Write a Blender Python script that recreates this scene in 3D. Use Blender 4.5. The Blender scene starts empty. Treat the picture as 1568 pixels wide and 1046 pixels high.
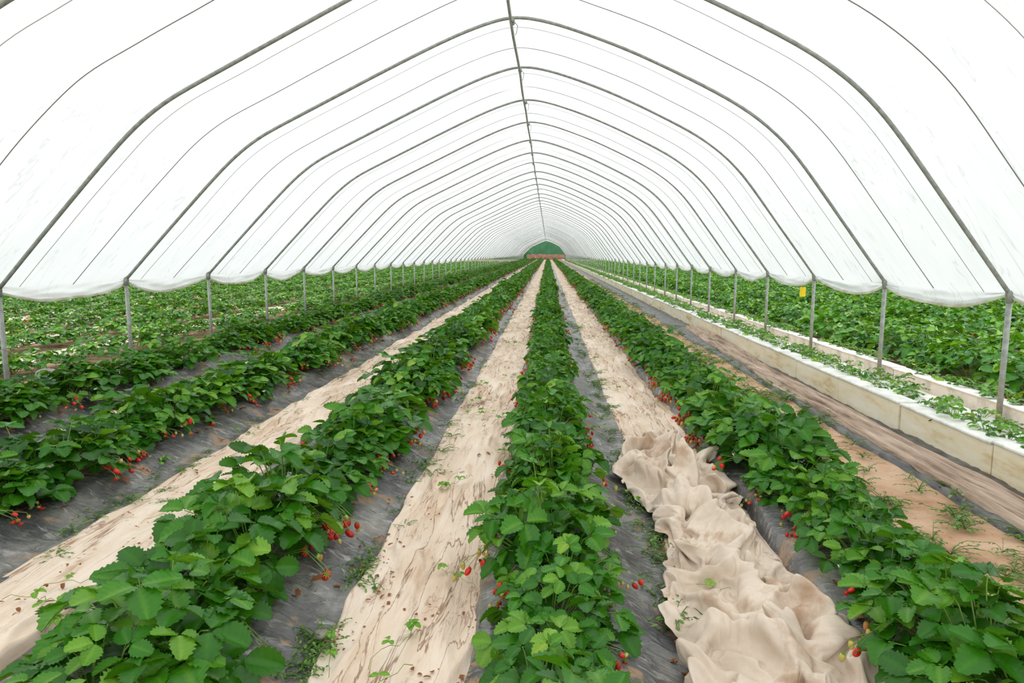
import bpy, math, random
import numpy as np
from mathutils import Vector

R = random.Random(7)
rng = np.random.default_rng(11)
scene = bpy.context.scene
COL = scene.collection
scene.view_settings.view_transform = 'Standard'

# ------------------------------------------------------------ helpers
def srgb(r, g, b):
    def f(c):
        c /= 255.0
        return c/12.92 if c <= 0.04045 else ((c+0.055)/1.055)**2.4
    return (f(r), f(g), f(b), 1.0)

_perm = rng.permutation(512)
_perm = np.concatenate([_perm, _perm, _perm])
_ang = rng.random(2048)*2*np.pi
def pn(x, y, s=0):
    """2-D gradient noise ~[-1,1]"""
    x, y = np.broadcast_arrays(np.asarray(x, float)+s*17.31, np.asarray(y, float)+s*9.77)
    xi = np.floor(x).astype(int); yi = np.floor(y).astype(int)
    xf = x-xi; yf = y-yi
    def g(ix, iy, fx, fy):
        a = _ang[_perm[(_perm[ix & 511]+(iy & 511)) & 511]]
        return np.cos(a)*fx+np.sin(a)*fy
    u = xf**3*(xf*(xf*6-15)+10); v = yf**3*(yf*(yf*6-15)+10)
    a = g(xi, yi, xf, yf); b = g(xi+1, yi, xf-1, yf)
    c = g(xi, yi+1, xf, yf-1); d = g(xi+1, yi+1, xf-1, yf-1)
    return ((a+(b-a)*u)+((c+(d-c)*u)-(a+(b-a)*u))*v)*1.5
def sstep(a, b, x):
    t = np.clip((x-a)/(b-a), 0, 1)
    return t*t*(3-2*t)

def make_mesh(name, V, F, mats, midx=None, smooth=True, attr=None):
    me = bpy.data.meshes.new(name)
    me.from_pydata([tuple(v) for v in V] if not isinstance(V, np.ndarray) else V.tolist(), [],
                   F if not isinstance(F, np.ndarray) else F.tolist())
    for m in mats: me.materials.append(m)
    if midx is not None:
        me.polygons.foreach_set('material_index', np.asarray(midx, dtype=np.int32))
    me.polygons.foreach_set('use_smooth', np.full(len(me.polygons), smooth, dtype=bool))
    if attr is not None:
        a = me.attributes.new('lv', 'FLOAT', 'POINT')
        a.data.foreach_set('value', np.asarray(attr, dtype=np.float32))
    me.update()
    return me
def make_obj(name, me, parent=None, loc=None, col=None):
    o = bpy.data.objects.new(name, me)
    (col or COL).objects.link(o)
    if parent: o.parent = parent
    if loc: o.location = loc
    return o
def empty(name, loc=(0, 0, 0)):
    e = bpy.data.objects.new(name, None); e.empty_display_size = .2
    COL.objects.link(e); e.location = loc
    return e
def grid_faces(nu, nv):
    i = np.arange(nu-1)[:, None]*nv+np.arange(nv-1)[None, :]
    i = i.ravel()
    return np.stack([i, i+nv, i+nv+1, i+1], 1)

class MB:
    """mesh builder"""
    def __init__(s): s.V = []; s.F = []; s.M = []; s.A = []; s.n = 0
    def add(s, V, F, m=0, a=0.5):
        V = np.asarray(V, float); k = s.n
        s.V.append(V); s.F += [tuple(int(j)+k for j in f) for f in F]
        s.M += [m]*len(F); s.A.append(np.zeros(len(V))+a); s.n += len(V)
    def mesh(s, name, mats, smooth=True):
        return make_mesh(name, np.concatenate(s.V), s.F, mats, s.M, smooth, np.concatenate(s.A))
def tube(P, r, n=8, caps=True):
    P = np.asarray(P, float); k = len(P)
    rr = np.full(k, r) if np.isscalar(r) else np.asarray(r)
    T = np.gradient(P, axis=0); T /= np.linalg.norm(T, axis=1)[:, None]+1e-9
    ref = np.array([0, 0, 1.]) if abs(T[:, 2]).mean() < .8 else np.array([1., 0, 0])
    if abs(T[:, 1]).mean() < .05: ref = np.array([0, 1., 0])
    A = np.cross(T, ref); A /= np.linalg.norm(A, axis=1)[:, None]+1e-9
    B = np.cross(T, A)
    th = np.arange(n)*2*np.pi/n
    V = P[:, None, :]+rr[:, None, None]*(np.cos(th)[None, :, None]*A[:, None, :]+np.sin(th)[None, :, None]*B[:, None, :])
    V = V.reshape(-1, 3); F = []
    for i in range(k-1):
        for j in range(n):
            F.append((i*n+j, i*n+(j+1) % n, (i+1)*n+(j+1) % n, (i+1)*n+j))
    if caps:
        F.append(tuple(range(n))[::-1]); F.append(tuple((k-1)*n+j for j in range(n)))
    return V, F
def box(x0, x1, y0, y1, z0, z1):
    V = [(x, y, z) for x in (x0, x1) for y in (y0, y1) for z in (z0, z1)]
    F = [(0, 1, 3, 2), (4, 6, 7, 5), (0, 4, 5, 1), (2, 3, 7, 6), (0, 2, 6, 4), (1, 5, 7, 3)]
    return V, F

# ------------------------------------------------------------ materials
class NT:
    def __init__(s, name):
        s.m = bpy.data.materials.new(name); s.m.use_nodes = True
        s.t = s.m.node_tree; s.t.nodes.clear()
        s.out = s.n('ShaderNodeOutputMaterial')
    def n(s, t, **k):
        o = s.t.nodes.new(t)
        for a, b in k.items(): setattr(o, a, b)
        return o
    def l(s, a, b): s.t.links.new(a, b)
    def coord(s, scale=(1, 1, 1), rot=(0, 0, 0)):
        c = s.n('ShaderNodeTexCoord'); m = s.n('ShaderNodeMapping')
        m.inputs['Scale'].default_value = scale; m.inputs['Rotation'].default_value = rot
        s.l(c.outputs['Object'], m.inputs['Vector']); return m.outputs[0]
    def noise(s, scale, vec=None, detail=4, rough=.55, dist=0):
        o = s.n('ShaderNodeTexNoise'); o.inputs['Scale'].default_value = scale
        o.inputs['Detail'].default_value = detail; o.inputs['Roughness'].default_value = rough
        o.inputs['Distortion'].default_value = dist
        if vec is not None: s.l(vec, o.inputs['Vector'])
        return o.outputs['Fac']
    def ramp(s, fac, stops):
        o = s.n('ShaderNodeValToRGB'); e = o.color_ramp.elements
        while len(e) < len(stops): e.new(.5)
        for i, (p, c) in enumerate(stops):
            e[i].position = p; e[i].color = c if len(c) == 4 else (*c, 1)
        s.l(fac, o.inputs[0]); return o.outputs[0]
    def mask(s, fac, a, b):
        o = s.n('ShaderNodeMapRange'); o.interpolation_type = 'SMOOTHSTEP'
        o.inputs[1].default_value = a; o.inputs[2].default_value = b
        s.l(fac, o.inputs[0]); return o.outputs[0]
    def mix(s, f, a, b):
        o = s.n('ShaderNodeMix', data_type='RGBA')
        for v, i in ((f, 0), (a, 6), (b, 7)):
            if isinstance(v, (float, int, tuple)): o.inputs[i].default_value = v
            else: s.l(v, o.inputs[i])
        return o.outputs[2]
    def math(s, op, a, b):
        o = s.n('ShaderNodeMath', operation=op)
        for v, i in ((a, 0), (b, 1)):
            if isinstance(v, (float, int)): o.inputs[i].default_value = v
            else: s.l(v, o.inputs[i])
        return o.outputs[0]
    def crease(s, nz, w):
        """thin dark line mask where the noise crosses .5"""
        a = s.math('ABSOLUTE', s.math('SUBTRACT', nz, .5), 0)
        return s.math('SUBTRACT', 1.0, s.mask(a, w*.2, w))
    def bump(s, h, st=.3, d=.01):
        o = s.n('ShaderNodeBump'); o.inputs['Strength'].default_value = st
        o.inputs['Distance'].default_value = d; s.l(h, o.inputs['Height']); return o.outputs[0]
    def prin(s, col, rough=.6, metal=0, nrm=None, spec=.5):
        p = s.n('ShaderNodeBsdfPrincipled')
        if isinstance(col, tuple): p.inputs['Base Color'].default_value = col
        else: s.l(col, p.inputs['Base Color'])
        if isinstance(rough, (int, float)): p.inputs['Roughness'].default_value = rough
        else: s.l(rough, p.inputs['Roughness'])
        p.inputs['Metallic'].default_value = metal
        p.inputs['Specular IOR Level'].default_value = spec
        if nrm is not None: s.l(nrm, p.inputs['Normal'])
        return p
    def end(s, sh):
        s.l(sh.outputs[0], s.out.inputs[0]); return s.m

def mat_leaf(name, dark, mid, light, trans=.25):
    t = NT(name)
    a = t.n('ShaderNodeAttribute', attribute_name='lv'); oi = t.n('ShaderNodeObjectInfo')
    f = t.math('ADD', t.math('MULTIPLY', a.outputs['Fac'], .85), t.math('MULTIPLY', oi.outputs['Random'], .15))
    c = t.ramp(f, [(0, dark), (.45, mid), (.85, light), (1.0, srgb(190, 190, 60))])
    nz = t.noise(70, t.coord(), 3)
    c2 = t.mix(t.math('MULTIPLY', nz, .3), c, dark)
    p = t.prin(c2, .33, nrm=t.bump(nz, .35, .004), spec=.4)
    tr = t.n('ShaderNodeBsdfTranslucent')
    t.l(t.mix(.5, c, srgb(140, 190, 30)), tr.inputs[0])
    mx = t.n('ShaderNodeMixShader'); mx.inputs[0].default_value = trans
    t.l(p.outputs[0], mx.inputs[1]); t.l(tr.outputs[0], mx.inputs[2])
    return t.end(mx)
M_LEAF = mat_leaf('strawberry_leaf_green', srgb(14, 68, 8), srgb(60, 134, 20), srgb(140, 192, 58))
M_WEED = mat_leaf('weed_green', srgb(70, 115, 40), srgb(105, 150, 60), srgb(160, 185, 100))
M_HEDGE = mat_leaf('hedge_green', srgb(20, 75, 40), srgb(40, 110, 62), srgb(80, 140, 80), .05)
t = NT('petiole_green'); M_STEM = t.end(t.prin(srgb(125, 155, 70), .5))
def mat_berry(name, c1, c2):
    t = NT(name); v = t.n('ShaderNodeTexVoronoi'); v.inputs['Scale'].default_value = 260
    t.l(t.coord(), v.inputs['Vector'])
    s = t.mask(v.outputs['Distance'], .12, .22)
    a = t.n('ShaderNodeAttribute', attribute_name='lv')
    c = t.mix(a.outputs['Fac'], c1, c2)
    return t.end(t.prin(t.mix(s, srgb(225, 180, 80), c), .3, nrm=t.bump(s, .4, .001)))
M_RED = mat_berry('strawberry_red', srgb(175, 10, 12), srgb(230, 40, 26))
M_UNRIPE = mat_berry('strawberry_unripe', srgb(175, 195, 95), srgb(230, 150, 90))
t = NT('petal_white'); M_PETAL = t.end(t.prin(srgb(245, 245, 238), .6))
t = NT('dry_leaf'); M_DRY = t.end(t.prin(srgb(140, 88, 45), .8))

# soil
t = NT('sandy_soil')
n1 = t.noise(1.6, t.coord(), 8, .65); n2 = t.noise(28, t.coord(), 6, .7)
c = t.ramp(n1, [(.3, srgb(172, 128, 98)), (.5, srgb(216, 176, 144)), (.7, srgb(234, 206, 178))])
c = t.mix(t.mask(n2, .58, .75), c, srgb(130, 92, 62))
M_SOIL = t.end(t.prin(c, .95, nrm=t.bump(n2, .8, .02), spec=.1))
t = NT('dark_field_soil')
n2 = t.noise(5, t.coord(), 6, .7)
M_FSOIL = t.end(t.prin(t.ramp(n2, [(.35, srgb(110, 85, 60)), (.65, srgb(170, 145, 118))]), .95, spec=.1))
t = NT('red_clay_bank')
n2 = t.noise(1.5, t.coord(), 6, .7)
M_CLAY = t.end(t.prin(t.ramp(n2, [(.35, srgb(105, 72, 60)), (.65, srgb(140, 108, 92))]), .95, spec=.1))
# mulch film
t = NT('grey_mulch_film')
n1 = t.noise(3.0, t.coord((1.5, .8, 1)), 6, .6); n2 = t.noise(9, t.coord((1, 2.2, 1)), 4, .55, .8); n3 = t.noise(3.4, t.coord(), 7, .72)
c = t.ramp(n1, [(.3, srgb(58, 59, 60)), (.5, srgb(96, 96, 95)), (.7, srgb(148, 146, 140))])
c = t.mix(t.math('MULTIPLY', t.mask(n2, .55, .72), .6), c, srgb(190, 188, 182))
c = t.mix(t.math('MULTIPLY', t.mask(n3, .55, .62), .85), c, srgb(168, 140, 112))
c = t.mix(t.mask(n3, .64, .69), c, srgb(96, 70, 48))
rg = t.ramp(n3, [(.5, (.20, .20, .20)), (.62, (.9, .9, .9))])
M_MULCH = t.end(t.prin(c, rg, nrm=t.bump(n2, .8, .02)))
t = NT('black_mulch_film')
n2 = t.noise(12, t.coord((1, .4, 1)), 5, .6, .6)
c = t.ramp(n2, [(.35, srgb(48, 48, 50)), (.7, srgb(120, 118, 114))])
M_BLACK = t.end(t.prin(c, .4, nrm=t.bump(n2, .7, .02)))
# cloth
def mat_cloth(name, base, hi, lo, stain):
    t = NT(name)
    n1 = t.noise(1, t.coord((11, 1.9, 6)), 6, .6, .5)
    n2 = t.noise(1, t.coord((6, 3.0, 5)), 7, .65, .4)
    n4 = t.noise(1, t.coord((7, .65, 3)), 5, .55, .7)
    n5 = t.noise(1, t.coord((15, 1.5, 3)), 5, .55, .7)
    n6 = t.noise(1, t.coord((2.6, .9, 3)), 4, .6, .5)
    n7 = t.noise(120, t.coord(), 2)
    c = t.ramp(n1, [(.30, lo), (.46, base), (.66, hi)])
    br = t.mask(n6, .42, .60)
    c = t.mix(t.math('MULTIPLY', br, .40), c, lo)
    c = t.mix(t.math('MULTIPLY', t.math('MULTIPLY', t.crease(n4, .013), t.mask(n6, .36, .52)), .75), c, stain)
    c = t.mix(t.math('MULTIPLY', t.math('MULTIPLY', t.crease(n5, .014), br), .5), c, stain)
    c = t.mix(t.math('MULTIPLY', t.mask(n2, .60, .69), .7), c, stain)
    h = t.math('ADD', t.math('MULTIPLY', n7, .15), n1)
    return t.end(t.prin(c, .9, nrm=t.bump(h, .5, .02), spec=.15))
M_CLOTH = mat_cloth('beige_ground_cloth', srgb(234, 214, 193), srgb(242, 227, 210), srgb(208, 181, 154), srgb(132, 94, 66))
t = NT('crumpled_cloth_fabric')
n1 = t.noise(2.6, t.coord(), 6, .65); n2 = t.noise(90, t.coord(), 3)
c = t.ramp(n1, [(.3, srgb(198, 180, 160)), (.52, srgb(226, 211, 194)), (.62, srgb(196, 170, 146)), (.74, srgb(146, 110, 82))])
M_PILE = t.end(t.prin(c, .9, nrm=t.bump(n2, .25, .003), spec=.1))
t = NT('folded_brown_cloth')
n1 = t.noise(1, t.coord((30, 1.4, 12)), 6, .65)
c = t.ramp(n1, [(.3, srgb(116, 94, 78)), (.5, srgb(184, 162, 144)), (.68, srgb(216, 198, 180))])
M_FOLD = t.end(t.prin(c, .9, spec=.1))
# foam trough
t = NT('cream_foam_board')
n1 = t.noise(1, t.coord((1, 1.2, 5)), 6, .65); n2 = t.noise(1, t.coord((9, 9, 5)), 6, .7)
c = t.ramp(n1, [(.34, srgb(214, 188, 138)), (.45, srgb(242, 230, 198)), (.62, srgb(250, 245, 226))])
c = t.mix(t.math('MULTIPLY', t.mask(n2, .60, .72), .35), c, srgb(180, 150, 104))
M_FOAM = t.end(t.prin(c, .7, spec=.2))
t = NT('white_foam_rim')
n1 = t.noise(4, t.coord(), 6, .65)
M_RIM = t.end(t.prin(t.ramp(n1, [(.35, srgb(206, 207, 197)), (.55, srgb(244, 245, 239))]), .6, spec=.3))
# galvanised pipe
t = NT('galvanised_steel')
n1 = t.noise(20, t.coord(), 4)
M_STEEL = t.end(t.prin(t.ramp(n1, [(.3, srgb(132, 137, 130)), (.7, srgb(170, 175, 168))]), .5, .2))
t = NT('rope_grey'); M_ROPE = t.end(t.prin(srgb(140, 142, 138), .8))
t = NT('rope_pale'); M_ROPE2 = t.end(t.prin(srgb(190, 194, 190), .8))
# polythene: side shading painted into the colour, darker towards the eaves
t = NT('polythene_film')
nz = t.noise(1, t.coord((1.2, 3, 1.2)), 5, .6)
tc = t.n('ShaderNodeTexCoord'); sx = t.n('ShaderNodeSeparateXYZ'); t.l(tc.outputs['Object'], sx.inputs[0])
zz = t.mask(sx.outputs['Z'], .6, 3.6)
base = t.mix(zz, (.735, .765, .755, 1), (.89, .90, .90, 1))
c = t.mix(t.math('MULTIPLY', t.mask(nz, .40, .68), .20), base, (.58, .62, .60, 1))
cr = t.crease(t.noise(1, t.coord((.5, 2.6, .5)), 4, .55, .5), .008)
c = t.mix(t.math('MULTIPLY', cr, .40), c, (.48, .51, .50, 1))  # shading of film folds drawn into the colour as thin grey lines
d = t.n('ShaderNodeBsdfDiffuse'); t.l(c, d.inputs[0])
tr = t.n('ShaderNodeBsdfTranslucent'); t.l(c, tr.inputs[0])
mx = t.n('ShaderNodeMixShader'); mx.inputs[0].default_value = .68
t.l(d.outputs[0], mx.inputs[1]); t.l(tr.outputs[0], mx.inputs[2])
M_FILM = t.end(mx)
t = NT('polythene_hem')
nz = t.noise(1, t.coord((3, 6, 14)), 5)
c = t.ramp(nz, [(.35, srgb(216, 212, 194)), (.6, srgb(242, 242, 236))])
d = t.n('ShaderNodeBsdfDiffuse'); t.l(c, d.inputs[0])
tr = t.n('ShaderNodeBsdfTranslucent'); t.l(c, tr.inputs[0])
mx = t.n('ShaderNodeMixShader'); mx.inputs[0].default_value = .55
t.l(d.outputs[0], mx.inputs[1]); t.l(tr.outputs[0], mx.inputs[2])
M_HEM = t.end(mx)
t = NT('stone_grey'); n1 = t.noise(25, t.coord(), 5)
M_STONE = t.end(t.prin(t.ramp(n1, [(.3, srgb(110, 105, 98)), (.7, srgb(165, 158, 148))]), .9))
t = NT('sticky_trap_yellow'); M_YEL = t.end(t.prin(srgb(245, 215, 20), .4))

# ------------------------------------------------------------ crumpled cloth: drape a rumpled sheet with cloth physics, keep the settled mesh
def crumpled_cloth(frames=42):
    step = .0165; ys = np.arange(1.62, 5.3, step); nx = 54
    yk = [1.0, 2.0, 2.6, 3.3, 3.8, 4.4, 4.9, 5.4]
    xl = np.interp(ys, yk, [.38, .42, .46, .56, .48, .42, .48, .60])+.05*pn(ys*2.2, ys*0, 31)
    xr = np.interp(ys, yk, [1.24, 1.24, 1.22, 1.12, 1.20, 1.24, 1.12, 1.0])+.05*pn(ys*2.2, ys*0, 32)
    U = np.linspace(0, 1, nx)
    X = xl[:, None]+(xr-xl)[:, None]*U[None]; Y = np.repeat(ys[:, None], nx, 1)
    A = X+.12*pn(X*3, Y*3, 33); B = Y+.12*pn(X*3, Y*3, 34)
    amp = .165+.09*np.exp(-((Y-4.3)/.5)**2)
    amp = amp*(.5+.5*sstep(0, .16, np.minimum(U, 1-U)))[None]
    Z = .2+amp*(pn(A*5.2, B*4.4, 35)+.7*pn(A*11, B*9.4, 36))
    Z = Z-Z.min()+.07
    me = make_mesh('crumpled_cloth', np.stack([X, Y, Z], -1).reshape(-1, 3), grid_faces(len(ys), nx), [M_PILE])
    o = make_obj('crumpled_cloth', me)
    # temporary ground collider following the path and the bed shoulder
    gx, gy = np.meshgrid(np.linspace(-.4, 2.2, 45), np.linspace(.4, 6.4, 20), indexing='ij')
    gz = .035+.09*(1-sstep(.20, .52, np.abs(gx-.05)))+.09*(1-sstep(.20, .42, np.abs(gx-1.47)))
    g = make_obj('tmp_collider', make_mesh('tmp_collider', np.stack([gx, gy, gz], -1).reshape(-1, 3), grid_faces(*gx.shape), []))
    g.modifiers.new('Collision', 'COLLISION'); g.collision.thickness_outer = .01; g.collision.cloth_friction = 60
    m = o.modifiers.new('Cloth', 'CLOTH'); s = m.settings; c = m.collision_settings
    s.quality = 5; s.mass = .25; s.tension_stiffness = 15; s.compression_stiffness = 15; s.shear_stiffness = 5; s.bending_stiffness = .2
    s.air_damping = 1.2
    c.collision_quality = 2; c.distance_min = .006; c.use_self_collision = True; c.self_distance_min = .007; c.self_friction = 5; c.friction = 60
    m.point_cache.frame_start = 1; m.point_cache.frame_end = frames+2
    for f in range(1, frames+1): scene.frame_set(f)
    dg = bpy.context.evaluated_depsgraph_get()
    nm = bpy.data.meshes.new_from_object(o.evaluated_get(dg))
    o.modifiers.clear(); o.data = nm
    bpy.data.objects.remove(g)
    o.modifiers.new('subsurf', 'SUBSURF').levels = 1
    scene.frame_set(1)
crumpled_cloth()

# ------------------------------------------------------------ ground
YEND = 152.0
xs = np.concatenate([[-300, -120, -60], np.arange(-30, 30.1, .5), [60, 120, 300]])
ys = np.concatenate([[-60, -20], np.arange(-4, 60, .5), np.arange(60, 200, 5), [300, 500]])
X, Y = np.meshgrid(xs, ys, indexing='ij')
Z = .012*pn(X*.8, Y*.8, 1)-.012
mi = (np.abs((X[:-1, :-1]+X[1:, 1:])/2+.8) > 4.9).astype(int).ravel()
make_obj('ground', make_mesh('ground', np.stack([X, Y, Z], -1).reshape(-1, 3), grid_faces(*X.shape), [M_SOIL, M_FSOIL], mi))

def ysamp(y0, y1, base=.018, ratio=.0045):
    o = [y0]
    while o[-1] < y1: o.append(o[-1]+max(base, ratio*abs(o[-1])))
    return np.array(o)

def bed(name, xc, xl, xr, mat, y0=-1.5, y1=YEND, h=.11, seed=0, base=.03, ratio=.008, parent=None):
    ys = ysamp(y0, y1, base, ratio)
    nx = 26
    u = np.linspace(0, 1, nx)
    Y, U = np.meshgrid(ys, u, indexing='ij')
    el = xl+.04*pn(Y*1.1, Y*0, seed+3)+.015*pn(Y*6, Y*0, seed+4)
    er = xr+.04*pn(Y*1.1, Y*0+5, seed+5)+.015*pn(Y*6, Y*0, seed+6)
    X = el+(er-el)*U
    d = np.abs(X-xc)
    z = h*(1-sstep(.20, .50, d))+.016
    z = z+.012*pn(X*9, Y*5, seed)+.006*pn(X*22, Y*14, seed+1)+.010*np.abs(pn(X*5+Y*2, Y*9, seed+2))
    edge = np.minimum(U, 1-U)
    z = np.where(edge < .01, -.02, z)
    return make_obj(name, make_mesh(name, np.stack([X, Y, z], -1).reshape(-1, 3), grid_faces(*X.shape), [mat]), parent)

def cloth(name, xl, xr, mat, y0=-1.5, y1=YEND, amp=.014, seed=0, nx=80, base=.018, ratio=.0055, lift=.022, wav=.03, flow=1.):
    ys = ysamp(y0, y1, base, ratio)
    u = np.linspace(0, 1, nx)
    Y, U = np.meshgrid(ys, u, indexing='ij')
    el = xl+wav*pn(Y*.7, Y*0, seed+3)+.014*pn(Y*4, Y*0, seed+4)
    er = xr+wav*pn(Y*.7, Y*0+7, seed+5)+.014*pn(Y*4, Y*0, seed+6)
    X = el+(er-el)*U
    w = .10*pn(X*2, Y*.9*flow, seed+7)+.02*pn(X*6, Y*4, seed+11)
    # long soft tension folds that start and fade, plus broad rumples
    m1 = sstep(-.1, .5, pn(X*1.8, Y*.9, seed+12)); m2 = sstep(-.1, .5, pn(X*2.6, Y*1.3, seed+13))
    r = 1.5*m1*(1-np.abs(pn((X+w)*6, Y*.55*flow, seed)))**6+1.0*m2*(1-np.abs(pn((X+w)*12, Y*1.1*flow, seed+1)))**5+.6*np.abs(pn((X+w)*5, Y*1.6*flow, seed+2))
    z = lift+amp*r+.010*pn(X*4, Y*3, seed+9)
    edge = np.minimum(U, 1-U)
    z = z-.03*(1-sstep(0, .03, edge))
    z = np.where(edge <= 0, .0, z)
    return make_obj(name, make_mesh(name, np.stack([X, Y, z], -1).reshape(-1, 3), grid_faces(*X.shape), [mat]))

XC, X1, X2, X3, XR1 = .03, -1.34, -3.03, -4.6, 1.42
BEDS = [(XC, -.30, .66, 1), (X1, -2.05, -.80, 2), (X2, -3.72, -2.42, 3), (X3, -5.6, -3.95, 4), (XR1, 1.12, 1.95, 5)]
for xc, xl, xr, s in BEDS:
    bed('mulch_bed', xc, xl, xr, M_MULCH, seed=s*10)
bed('mulch_bed', 2.8, 2.5, 2.99, M_BLACK, h=.0, seed=77)
cloth('ground_cloth', -.85, -.21, M_CLOTH, seed=1, amp=.026)
cloth('ground_cloth', -2.50, -1.94, M_CLOTH, seed=20, amp=.032)
cloth('ground_cloth', .60, 1.19, M_CLOTH, seed=40, amp=.026)
cloth('ground_cloth', -4.12, -3.7, M_CLOTH, seed=60, y0=2, nx=30, base=.04, ratio=.01)

# folded cloth along the trough
ys = ysamp(1.0, 13.6, .02, .004)
U = np.linspace(0, 1, 60); Yg, Ug = np.meshgrid(ys, U, indexing='ij')
wd = .30+.07*pn(Yg*.8, Yg*0, 91); wd = wd*(.75+.25*sstep(13.6, 12.5, Yg))
cx = 2.72+.05*pn(Yg*.5, Yg*0, 92)+.12*sstep(8, 13.5, Yg)
Xg = cx+(Ug-.5)*wd
prof = np.sin(np.pi*np.clip(Ug, 0, 1))**.5
zz = .02+.06*prof*(.5+.9*np.abs(pn(Ug*7+.8*pn(Yg*.7, Ug*2, 95), Yg*.45, 93)))+.035*prof*np.abs(pn(Ug*13, Yg*.8, 94))
zz += .05*prof*sstep(9, 12, Yg)*np.clip(.5+pn(Yg*1.6, Ug*2, 96), 0, 1)
zz[:, 0] = 0; zz[:, -1] = 0
make_obj('folded_cloth', make_mesh('folded_cloth', np.stack([Xg, Yg, zz], -1).reshape(-1, 3), grid_faces(*Xg.shape), [M_FOLD]))

# ------------------------------------------------------------ strawberry plants
def leaflet(L, W, rnd, nt=14, hi=True):
    ts = np.linspace(0, 1, nt+1)
    ss = np.array([-1, -.66, -.3, 0, .3, .66, 1.]) if hi else np.array([-1, -.5, 0, .5, 1.])
    V = []; A = []
    fold = .25+.35*rnd.random(); droop = .05+.4*rnd.random(); cup = rnd.uniform(-.25, .35)
    for i, tt in enumerate(ts):
        w = W*(math.sin(math.pi*tt**.92))**.55 if 0 < tt < 1 else .0
        for s in ss:
            ww = w; dy = 0
            if abs(s) == 1:
                ww = w*(1.03 if i % 2 else .84); dy = .035*L*(1 if i % 2 else 0)
            x = s*ww
            z = fold*abs(s)*w*(1-cup*abs(s))-droop*L*tt*tt+.022*L*math.sin((tt*6-abs(s)*1.6)*2*math.pi)*min(1, abs(s)*1.5)
            V.append((x, tt*L+dy, z))
            A.append(.16 if s == 0 else (.05*math.sin((tt*6-abs(s)*1.6)*2*math.pi)-(.05 if abs(s) == 1 else 0)))
    return np.array(V), grid_faces(nt+1, len(ss)), np.array(A)
def rotz(a):
    c, s = math.cos(a), math.sin(a); return np.array([[c, -s, 0], [s, c, 0], [0, 0, 1]])
def rotx(a):
    c, s = math.cos(a), math.sin(a); return np.array([[1, 0, 0], [0, c, -s], [0, s, c]])
def roty(a):
    c, s = math.cos(a), math.sin(a); return np.array([[c, 0, s], [0, 1, 0], [-s, 0, c]])
def trifol(mb, pos, az, tilt, roll, L, rnd, a, nt=14, m=0, hi=True):
    M = rotz(az-math.pi/2) @ rotx(-tilt) @ roty(roll)
    for k, da in enumerate((0, 1.3, -1.3)):
        l = L*(1.0 if k == 0 else .9)
        V, F, A = leaflet(l, l*(.41+.06*rnd.random()), rnd, nt, hi)
        V = V @ rotx(rnd.uniform(-.05, .3)).T
        if k: V = V @ roty((-.3 if k == 1 else .3)).T
        V[:, 1] += l*.08
        V = V @ rotz(da+rnd.uniform(-.15, .15)).T
        mb.add(V @ M.T+pos, F, m, np.clip(a+rnd.uniform(-.08, .08)+A, 0, 1))
def berry(mb, pos, s, mat, rnd, lv):
    n, k = 10, 8; V = []
    for i in range(k+1):
        tt = i/k; th = math.pi*tt
        r = math.sin(th)**.85*(1-.32*tt) if 0 < i < k else 0.0
        for j in range(n):
            a = 2*math.pi*j/n
            V.append((r*s*.55*math.cos(a), r*s*.55*math.sin(a), s*.68*math.cos(th)))
    V = np.array(V)
    F = []
    for i in range(k):
        for j in range(n): F.append((i*n+j, (i+1)*n+j, (i+1)*n+(j+1) % n, i*n+(j+1) % n))
    M = rotz(rnd.random()*6.28) @ rotx(rnd.uniform(-1.3, 1.3))
    mb.add(V @ M.T+pos, F, mat, lv)
    C = []; CF = []
    for j in range(7):
        a = 2*math.pi*j/7
        b = len(C)
        C += [(0, 0, s*.68), (s*.22*math.cos(a-.35), s*.22*math.sin(a-.35), s*.72), (s*.62*math.cos(a), s*.62*math.sin(a), s*.70), (s*.22*math.cos(a+.35), s*.22*math.sin(a+.35), s*.72)]
        CF.append((b, b+1, b+2, b+3))
    mb.add(np.array(C) @ M.T+pos, CF, 0, .6)
BM = [M_LEAF, M_STEM, M_RED, M_UNRIPE, M_PETAL, M_DRY]
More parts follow.
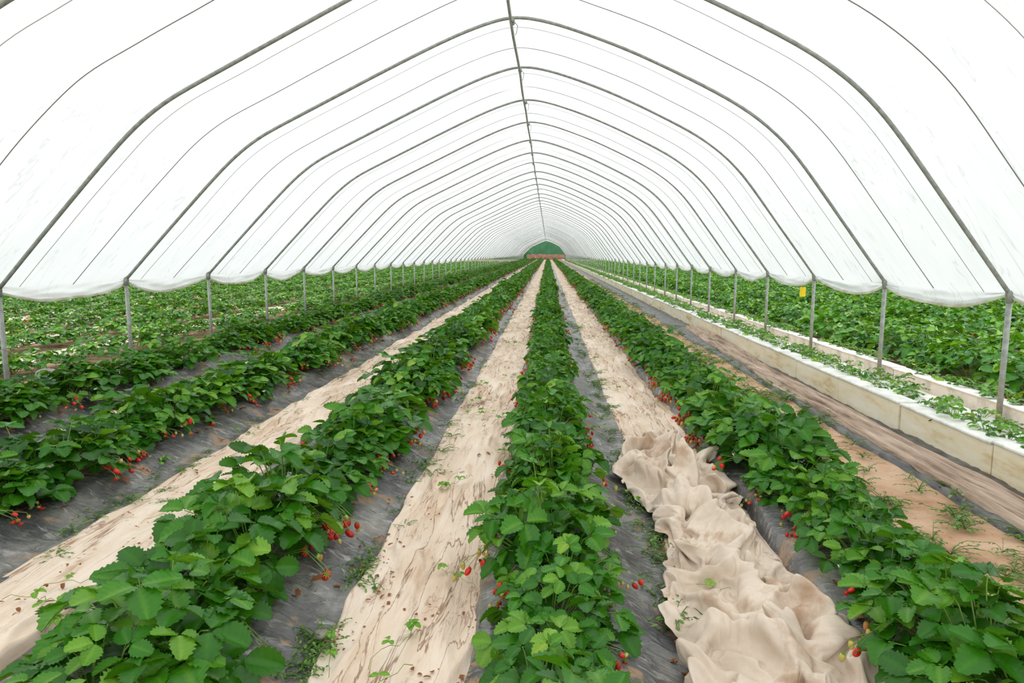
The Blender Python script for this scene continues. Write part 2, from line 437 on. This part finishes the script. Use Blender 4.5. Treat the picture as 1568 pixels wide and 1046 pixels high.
def bush(seed, rx, ry, hh, nl, nb, Lr=(.066, .112), nt=14, hi=True):
    rnd = random.Random(seed); mb = MB()
    ax, ay = rnd.uniform(-.04, .04), rnd.uniform(-.03, .03)
    for i in range(nl):
        q = math.sqrt((i+.6)/nl); az = i*2.39996+rnd.uniform(-.45, .45)
        q = min(1.15, max(.05, q+rnd.uniform(-.14, .14)))
        L = rnd.uniform(*Lr)*(.85+.2*q)
        px = rx*q*math.cos(az)+ax; py = ry*q*math.sin(az)+ay
        pz = hh*(1-.60*q**2.0)*rnd.uniform(.68, 1.18)+.03
        hd = az+rnd.uniform(-.9, .9)
        tilt = -.05+.75*q**2+rnd.uniform(-.45, .45)
        a = rnd.betavariate(1.8, 2.0)*.88
        if rnd.random() < .012: a = 1.0
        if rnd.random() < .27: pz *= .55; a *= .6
        back = .25
        pos = np.array([px-back*L*math.cos(hd), py-back*L*math.sin(hd), pz])
        trifol(mb, pos, hd, tilt, rnd.uniform(-.45, .45), L, rnd, a, nt, 0, hi)
        c0 = np.array([px*.12, py*.25, 0.0]); c1 = np.array([px*.55, py*.6, pz*.75])
        P = [c0, c0*.4+c1*.6, c1*.45+pos*.55+np.array([0, 0, .008]), pos]
        V, F = tube(P, .0022, 4, False); mb.add(V, F, 1)
    for i in range(nb):
        sd = 1 if rnd.random() < .5 else -1
        bx = sd*rnd.uniform(rx*.85, rx*1.18); by = rnd.uniform(-ry, ry)
        for k in range(rnd.choice((1, 2, 3, 4, 5))):
            s = rnd.uniform(.019, .029); u = rnd.random()
            p = np.array([bx+rnd.uniform(-.035, .035), by+rnd.uniform(-.04, .04), 0])
            d = abs(p[0]); bedz = -.11*float(sstep(.20, .50, d))
            p[2] = bedz+s*.7+.012+rnd.random()*.06
            mt = 2 if u < .66 else 3
            if mt == 3: s *= .8
            berry(mb, p, s, mt, rnd, rnd.random())
            top = np.array([bx*.7, by*.8, .10+.05*rnd.random()])
            V, F = tube([np.array([0, by*.4, .03]), top, p+np.array([-.01*sd, 0, .03]), p+np.array([0, 0, s*.5])], .0013, 3, False)
            mb.add(V, F, 1)
    for i in range(rnd.choice((0, 0, 1, 2))):
        az = rnd.random()*6.28; q = rnd.uniform(.8, 1.05)
        p = np.array([rx*q*math.cos(az), ry*q*math.sin(az), hh*.45])
        for j in range(5):
            a = j*1.2566
            V = np.array([(0, 0, 0), (.011*math.cos(a-.6), .011*math.sin(a-.6), .002), (.017*math.cos(a), .017*math.sin(a), .003), (.011*math.cos(a+.6), .011*math.sin(a+.6), .002)])
            mb.add(V @ rotx(.5).T+p, [(0, 1, 2, 3)], 4)
    for i in range(3):
        az = rnd.choice((0, math.pi))+rnd.uniform(-.7, .7)
        p = np.array([rx*.95*math.cos(az), ry*math.sin(az), .0])
        V, F, A = leaflet(.05, .02, rnd, 6, False); mb.add(V @ rotz(rnd.random()*6).T+p, F, 5)
    return mb.mesh('strawberry_bush_%d' % seed, BM)
def coll(name, meshes):
    c = bpy.data.collections.new(name)
    for m in meshes: c.objects.link(bpy.data.objects.new(m.name, m))
    return c
C_BUSH = coll('strawberry_bush_variants', [bush(100+i, .27, .21, .235+.03*(i % 3), 30+3*(i % 3), (1, 5, 2, 7, 4)[i % 5]) for i in range(9)])
C_FIELD = coll('field_bush_variants', [bush(200+i, .33, .24, .25, 26, 1, (.075, .11), 8, False) for i in range(4)])
def weed(seed):
    rnd = random.Random(seed); mb = MB()
    for i in range(11):
        az = rnd.random()*6.28; L = rnd.uniform(.03, .09); h = rnd.uniform(.1, .7)
        P = []
        for k in range(5):
            s = k/4; P.append((L*s*math.cos(az)*(.4+.8*s), L*s*math.sin(az)*(.4+.8*s), L*h*math.sin(s*2)))
        V, F = tube(P, [.0013]*5, 3, False); mb.add(V, F, 0, rnd.random()*.8)
        for k in (2, 3, 4):
            V, F, A = leaflet(rnd.uniform(.012, .026), .0055, rnd, 4, False)
            mb.add(V @ rotz(az-1.57+rnd.uniform(-1.2, 1.2)).T+np.array(P[k]), F, 0, rnd.random()*.8)
    return mb.mesh('weed_tuft_%d' % seed, [M_WEED])
C_WEED = coll('weed_variants', [weed(i) for i in range(5)])
def runner(seed):
    rnd = random.Random(seed); mb = MB()
    P = []; x = y = 0; a = rnd.random()*6.28
    for k in range(9):
        P.append((x, y, .012+.02*abs(math.sin(k*1.3)))); a += rnd.uniform(-.5, .5); x += .035*math.cos(a); y += .035*math.sin(a)
    V, F = tube(P, .0013, 4, False); mb.add(V, F, 1)
    for k in (4, 8, 8):
        p = np.array(P[k])+np.array([0, 0, .02])
        trifol(mb, p, rnd.random()*6.28, .2, 0, rnd.uniform(.025, .045), rnd, .75, 8)
    return mb.mesh('strawberry_runner_%d' % seed, BM)
C_RUN = coll('runner_variants', [runner(i) for i in range(5)])
def debris(seed):
    rnd = random.Random(seed); mb = MB()
    for i in range(4):
        V, F, A = leaflet(rnd.uniform(.010, .035), rnd.uniform(.003, .009), rnd, 4, False)
        mb.add(V @ rotz(rnd.random()*6.28).T+np.array([rnd.uniform(-.06, .06), rnd.uniform(-.06, .06), .008]), F, 0)
    return mb.mesh('dry_leaf_%d' % seed, [M_DRY])
C_DEB = coll('debris_variants', [debris(i) for i in range(4)])

def gn_scatter(name, pts, rots, scls, coll_):
    me = bpy.data.meshes.new(name); me.from_pydata([tuple(p) for p in pts], [], [])
    for nm, d in (('rot', rots), ('scl', scls)):
        a = me.attributes.new(nm, 'FLOAT_VECTOR', 'POINT'); a.data.foreach_set('vector', np.asarray(d, np.float32).ravel())
    n = len(coll_.objects)
    a = me.attributes.new('vidx', 'INT', 'POINT'); a.data.foreach_set('value', np.array([R.randrange(n) for _ in pts], np.int32))
    o = make_obj(name, me)
    ng = bpy.data.node_groups.new(name+'_scatter', 'GeometryNodeTree')
    ng.interface.new_socket('Geometry', in_out='INPUT', socket_type='NodeSocketGeometry')
    ng.interface.new_socket('Geometry', in_out='OUTPUT', socket_type='NodeSocketGeometry')
    N = ng.nodes; gi = N.new('NodeGroupInput'); go = N.new('NodeGroupOutput')
    ci = N.new('GeometryNodeCollectionInfo'); ci.inputs['Collection'].default_value = coll_
    ci.inputs['Separate Children'].default_value = True; ci.inputs['Reset Children'].default_value = True
    ip = N.new('GeometryNodeInstanceOnPoints'); ip.inputs['Pick Instance'].default_value = True
    def attr(nm, ty):
        q = N.new('GeometryNodeInputNamedAttribute'); q.data_type = ty; q.inputs['Name'].default_value = nm
        return q.outputs['Attribute']
    L = ng.links
    L.new(gi.outputs[0], ip.inputs['Points']); L.new(ci.outputs[0], ip.inputs['Instance'])
    L.new(attr('vidx', 'INT'), ip.inputs['Instance Index'])
    e2r = N.new('FunctionNodeEulerToRotation'); L.new(attr('rot', 'FLOAT_VECTOR'), e2r.inputs[0])
    L.new(e2r.outputs[0], ip.inputs['Rotation']); L.new(attr('scl', 'FLOAT_VECTOR'), ip.inputs['Scale'])
    L.new(ip.outputs[0], go.inputs[0])
    md = o.modifiers.new('scatter', 'NODES'); md.node_group = ng
    return o
def row(name, xc, y0, y1, step, zb, c, sx=1., sz=1., gap=.0, jx=.03, rot=.35, var=.2):
    P = []; Ro = []; S = []; y = y0
    while y < y1:
        if R.random() > gap:
            P.append((xc+R.uniform(-jx, jx), y+R.uniform(-.04, .04), zb))
            Ro.append((R.uniform(-.12, .12), R.uniform(-.12, .12), R.choice((0, math.pi))+R.uniform(-rot, rot)))
            s = R.uniform(1-var, 1+var); S.append((s*sx, s*sx, s*sz*R.uniform(.8, 1.12)))
        y += step*R.uniform(.8, 1.2)
    return gn_scatter(name, P, Ro, S, c)
row('strawberry_row', XC, -.6, YEND, .20, .118, C_BUSH, .86, .93, 0, .05, .35, .24)
row('strawberry_row', X1, -.6, YEND, .235, .118, C_BUSH, 1.17, 1.15, .01, .06, .35, .24)
row('strawberry_row', X2, -.6, YEND, .235, .118, C_BUSH, 1.18, 1.05, .02, .06, .35, .24)
row('strawberry_row', X3, 1, YEND, .25, .118, C_BUSH, 1.15, .9, .06, .08)
row('strawberry_row', XR1, -.6, YEND, .215, .118, C_BUSH, 1.05, 1.0, .01, .05, .35, .24)
# outdoor fields
x = 4.95
while x < 21:
    row('field_strawberry_row', x, 2, 110, .34, .03, C_FIELD, 1.3, 1.3, .01, .1, 3)
    x += .95
x = -6.5
k = 0
while x > -30:
    row('field_strawberry_row', x, 4, 110, .34, .04, C_FIELD, 1.0, .85, .05, .09, 3)
    if k < 9:
        cloth('field_cloth', x-1.08, x-.5, M_CLOTH, y0=4, y1=110, seed=100+k, nx=14, base=.08, ratio=.02, amp=.02)
    x -= 1.6; k += 1

# weeds, runners, debris
def scat(name, n, fx, fy, fz, c, s0, s1):
    P = []; Ro = []; S = []
    for _ in range(n):
        yy = fy(); P.append((fx(yy), yy, fz)); Ro.append((0, 0, R.random()*6.28)); q = R.uniform(s0, s1); S.append((q, q, q))
    return gn_scatter(name, P, Ro, S, c)
near = lambda a, b: (lambda: a+(b-a)*R.random()**1.8)
scat('weed_patch', 460, lambda y: R.uniform(1.9, 2.6), near(1.8, 40), .0, C_WEED, .8, 1.8)
scat('weed_patch', 110, lambda y: R.gauss(-.87, .06), near(2, 30), .02, C_WEED, .5, 1.3)
scat('weed_patch', 130, lambda y: R.gauss(.54, .06), near(2.5, 30), .02, C_WEED, .5, 1.3)
scat('weed_patch', 60, lambda y: R.gauss(-2.5, .1), near(3, 30), .02, C_WEED, .6, 1.2)
scat('weed_patch', 260, lambda y: R.uniform(-6.2, -5.2), near(4, 40), .02, C_WEED, .8, 1.6)
scat('strawberry_runner', 34, lambda y: R.choice((R.gauss(-.84, .08), R.gauss(-.3, .06), R.gauss(.5, .06), R.uniform(-.8, -.3))), near(2.1, 16), .04, C_RUN, .8, 1.3)
scat('strawberry_runner', 12, lambda y: R.uniform(-2.6, -2.1), near(2.5, 16), .04, C_RUN, .8, 1.2)
scat('dry_leaf_litter', 260, lambda y: R.choice((R.uniform(-.85, -.25), R.gauss(-.85, .08), R.gauss(.5, .08), R.uniform(.6, 1.2), R.uniform(-2.5, -2))), near(1.9, 14), .035, C_DEB, .6, 1.2)

# ------------------------------------------------------------ foam trough
tr = empty('foam_planting_trough')
mb = MB()
y = 1.0; i = 0
while y < 150:
    L = 1.2
    ox = R.uniform(-.012, .012); oz = R.uniform(-.008, .008)
    V, F = box(2.97+ox, 3.04+ox, y+.006, y+L-.006, -.02, .235+oz); mb.add(V, F, 0)
    V, F = box(2.955+ox, 3.13+ox, y+.004, y+L-.004, .235+oz, .258+oz); mb.add(V, F, 1)
    V, F = box(3.50+ox, 3.56+ox, y+.006, y+L-.006, -.02, .20+oz); mb.add(V, F, 0)
    V, F = box(3.13+ox, 3.50+ox, y, y+L, .12, .215); mb.add(V, F, 1)
    V, F = box(4.10+ox, 4.17+ox, y+.006, y+L-.006, -.02, .14+oz); mb.add(V, F, 1)
    V, F = box(4.08+ox, 4.26+ox, y+.004, y+L-.004, .14+oz, .158+oz); mb.add(V, F, 1)
    y += L
o = make_obj('trough_walls', mb.mesh('trough_walls', [M_FOAM, M_RIM], False), tr)
bv = o.modifiers.new('bevel', 'BEVEL'); bv.width = .008; bv.segments = 2
C_SMALL = coll('trough_plant_variants', [bush(300+i, .10, .13, .06, 9, 0, (.035, .055), 8, False) for i in range(4)])
row('trough_strawberry_row', 3.17, 1.2, 130, .19, .225, C_SMALL, 1.1, .9, .2, .06, 3)
row('trough_strawberry_row', 3.42, 1.2, 130, .24, .22, C_SMALL, .9, .8, .3, .05, 3)
row('trough_strawberry_row', 4.28, 1.2, 130, .20, .14, C_SMALL, 1.2, 1.0, .1, .06, 3)

# ------------------------------------------------------------ tunnel frame
XL, XR, ZE, XA, ZA = -5.58, 4.02, 1.15, -.45, 4.30
SP = 2.19; Y0 = 8.62; K0, K1 = -5, 68
ctrl = [(XL, ZE), (-5.1, 1.64), (-4.6, 2.14), (-4.2, 2.53), (-3.92, 2.77), (-3.62, 2.97), (-3.2, 3.17), (-2.6, 3.45), (-1.8, 3.82), (-1.2, 4.08), (-.8, 4.22), (XA, 4.30),
        (-.1, 4.25), (.3, 4.13), (.9, 3.90), (1.5, 3.62), (2.1, 3.31), (2.45, 3.08), (2.7, 2.87), (2.95, 2.60), (3.3, 2.13), (3.66, 1.64), (XR, ZE)]
ctrl = np.array(ctrl)
def catmull(P, n):
    out = []
    Q = np.vstack([2*P[0]-P[1], P, 2*P[-1]-P[-2]])
    for i in range(1, len(Q)-2):
        for k in range(n):
            s = k/n
            out.append(.5*((2*Q[i])+(-Q[i-1]+Q[i+1])*s+(2*Q[i-1]-5*Q[i]+4*Q[i+1]-Q[i+2])*s*s+(-Q[i-1]+3*Q[i]-3*Q[i+1]+Q[i+2])*s**3))
    out.append(P[-1]); return np.array(out)
PR = catmull(ctrl, 4)
for _ in range(4):
    PR[1:-1] = PR[1:-1]*.5+.25*(PR[:-2]+PR[2:])
SK = -.045
def skew(x): return SK*(x-XA)
tn = np.gradient(PR, axis=0); tn /= np.linalg.norm(tn, axis=1)[:, None]
NRM = np.stack([-tn[:, 1], tn[:, 0]], 1)   # outward
fr = empty('greenhouse_frame')
P3 = np.stack([PR[:, 0], skew(PR[:, 0]), PR[:, 1]], 1)
mb = MB()
V, F = tube(P3, .020, 8); mb.add(V, F)
for x in (XL, XR):
    V, F = tube([(x, skew(x), -.05), (x, skew(x), .5), (x, skew(x), ZE+.03)], .024, 10); mb.add(V, F)
    V, F = tube([(x, skew(x), ZE-.07), (x, skew(x), ZE+.035)], .031, 10); mb.add(V, F)
    V, F = box(x-.035, x+.035, skew(x)-.008, skew(x)+.008, ZE-.02, ZE+.05); mb.add(V, F)
# ridge clamp and wire hook
V, F = tube([(XA, -.05, ZA-.055), (XA, .05, ZA-.055)], .03, 8); mb.add(V, F)
V, F = tube([(XA, 0, ZA-.09), (XA, 0, ZA+.01)], .012, 6); mb.add(V, F)
V, F = tube([(XA+.02, .02, ZA-.05), (XA+.06, .03, ZA-.09), (XA+.05, .03, ZA-.17), (XA+.03, .03, ZA-.2)], .005, 5); mb.add(V, F)
hoop = mb.mesh('hoop', [M_STEEL])
for k in range(K0, K1+1):
    o = make_obj('hoop_%02d' % (k-K0), hoop, fr, (R.uniform(-.02, .02), Y0+k*SP+R.uniform(-.04, .04), R.uniform(-.015, .015)))
    o.rotation_euler = (0, R.uniform(-.003, .003), R.uniform(-.006, .006))
ys = np.arange(Y0+K0*SP, Y0+K1*SP, .5)
V, F = tube(np.stack([XA+.02*pn(ys*.45, ys*0, 5), ys, ZA-.055+.012*pn(ys*.5, ys*0, 6)], 1), .020, 8)
make_obj('ridge_purlin', make_mesh('ridge_purlin', V, F, [M_STEEL]), fr)

# ropes over film
rp = empty('film_hold_down_ropes')
for k in range(K0, K1):
    for ph, rad, m in ((.5, .0045, M_ROPE), (.13, .0034, M_ROPE2)):
        if k > 30 and ph < .3: continue
        yc = Y0+(k+ph)*SP
        yy = yc+skew(PR[:, 0])+.02*pn(PR[:, 0]*1.5, PR[:, 0]*0+k, 9)
        off = -.004-(.012 if ph == .5 else 0)
        V, F = tube(np.stack([PR[:, 0]+NRM[:, 0]*off, yy, PR[:, 1]+NRM[:, 1]*off], 1), rad, 5)
        make_obj('rope_%d' % k, make_mesh('rope', V, F, [m]), rp)

# film
ys = np.concatenate([np.arange(K0*SP, 14*SP, SP/24), np.arange(14*SP, K1*SP+.01, SP/6)])+Y0
ph = np.mod((ys-Y0)/SP, 1.0); bay = np.sin(np.pi*ph)
nP = len(PR); NB = 8
sagL = .03+.17*bay**.7+.025*pn(ys*1.3, ys*0, 50); sagR = .03+.15*bay**.7+.025*pn(ys*1.3, ys*0, 51)
def hemcol(x, sg, sgn, tt, s):
    bul = (.05*math.sin(math.pi*min(tt, 1)*.7)*bay*(1+.6*pn(ys*1.6, ys*0+tt*2, s))+.022*pn(ys*3+tt*3, ys*0+tt*4, s))*min(1, tt*3)
    return np.stack([x+sgn*(.02+bul), ys+skew(x), ZE+.01-sg*tt], 1)
cols = []
for j in range(NB, 0, -1): cols.append(hemcol(XL, sagL, -1, j/NB, 52))
for j in range(nP):
    s = j/(nP-1)
    off = .023-.038*bay*(1-.6*abs(2*s-1))+.006*pn(ys*1.5, ys*0+s*9, 54)+.005*pn(ys*5+s*6, ys*0+s*30, 55)
    cols.append(np.stack([PR[j, 0]+NRM[j, 0]*off, ys+skew(PR[j, 0]), PR[j, 1]+NRM[j, 1]*off], 1))
for j in range(1, NB+1): cols.append(hemcol(XR, sagR, 1, j/NB, 53))
G = np.stack(cols, 0)
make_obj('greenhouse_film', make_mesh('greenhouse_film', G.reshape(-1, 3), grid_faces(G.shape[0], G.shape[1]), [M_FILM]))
hm = empty('film_hem')
for nm, c in (('hem_left', cols[0]), ('hem_right', cols[-1])):
    rr = .012+.006*pn(ys*4, ys*0, 57)+.007*bay
    V, F = tube(c, rr, 6); make_obj(nm, make_mesh(nm, V, F, [M_HEM]), hm)

# ------------------------------------------------------------ far end
def lump(name, x0, x1, yc, h, depth, mat, seed, nx=240, nz=20):
    xs = np.linspace(x0, x1, nx); a = np.linspace(0, np.pi, nz)
    X, A = np.meshgrid(xs, a, indexing='ij')
    hh = h*(1+.10*pn(X*.35, X*0, seed)+.06*pn(X*1.3, X*0, seed+1))
    r = 1+.12*pn(X*1.1, A*3, seed+2)+.07*pn(X*3, A*8, seed+3)
    Z = hh*np.sin(A)*r-.05; Y = yc-depth*np.cos(A)*r
    make_obj(name, make_mesh(name, np.stack([X, Y, Z], -1).reshape(-1, 3), grid_faces(nx, nz), [mat], attr=(.3+.3*pn(X*2, A*5, seed+4)).ravel()))
lump('tree_hedge', -70, 70, 174, 6.6, 3, M_HEDGE, 70)
lump('earth_bank', -5.0, 4.0, 166, 1.25, 2.5, M_CLAY, 80, 100)

# ------------------------------------------------------------ small things
def stone(name, loc, s, seed):
    n, k = 14, 10
    th = np.linspace(0, np.pi, k); p = np.arange(n+1)*2*np.pi/n
    T, Pp = np.meshgrid(th, p, indexing='ij')
    r = 1+.22*pn(np.cos(Pp)*1.5+3, T*1.3+np.sin(Pp), seed)
    r[:, -1] = r[:, 0]
    V = np.stack([s*r*np.sin(T)*np.cos(Pp), s*.8*r*np.sin(T)*np.sin(Pp), s*.5*r*np.cos(T)], -1).reshape(-1, 3)
    make_obj(name, make_mesh(name, V, grid_faces(k, n+1), [M_STONE]), loc=loc)
stone('stone', (-.86, 2.42, .045), .035, 5)
stone('stone', (-6.1, 7.9, .05), .12, 6)
tp = empty('sticky_trap', (4.0, 10.95, .9))
mb = MB(); V, F = box(-.045, .045, -.002, .002, -.075, .075); mb.add(V, F)
make_obj('card', mb.mesh('card', [M_YEL], False), tp)
V, F = tube([(0, 0, .075), (.004, 0, .14), (0, 0, .2)], .0015, 4); make_obj('string', make_mesh('string', V, F, [M_ROPE]), tp)

# ------------------------------------------------------------ light, world, camera
w = bpy.data.worlds.new('overcast_sky'); scene.world = w; w.use_nodes = True
bg = w.node_tree.nodes['Background']; bg.inputs[0].default_value = (.97, .985, 1.0, 1); bg.inputs[1].default_value = 2.0

cam = bpy.data.cameras.new('camera'); co = bpy.data.objects.new('camera', cam); COL.objects.link(co)
cam.sensor_width = 36; cam.lens = 24; cam.clip_end = 1000; cam.clip_start = .05
co.location = (0, 0, 1.5)
co.rotation_euler = (math.radians(90-7.36), 0, math.radians(2.98))
scene.camera = co
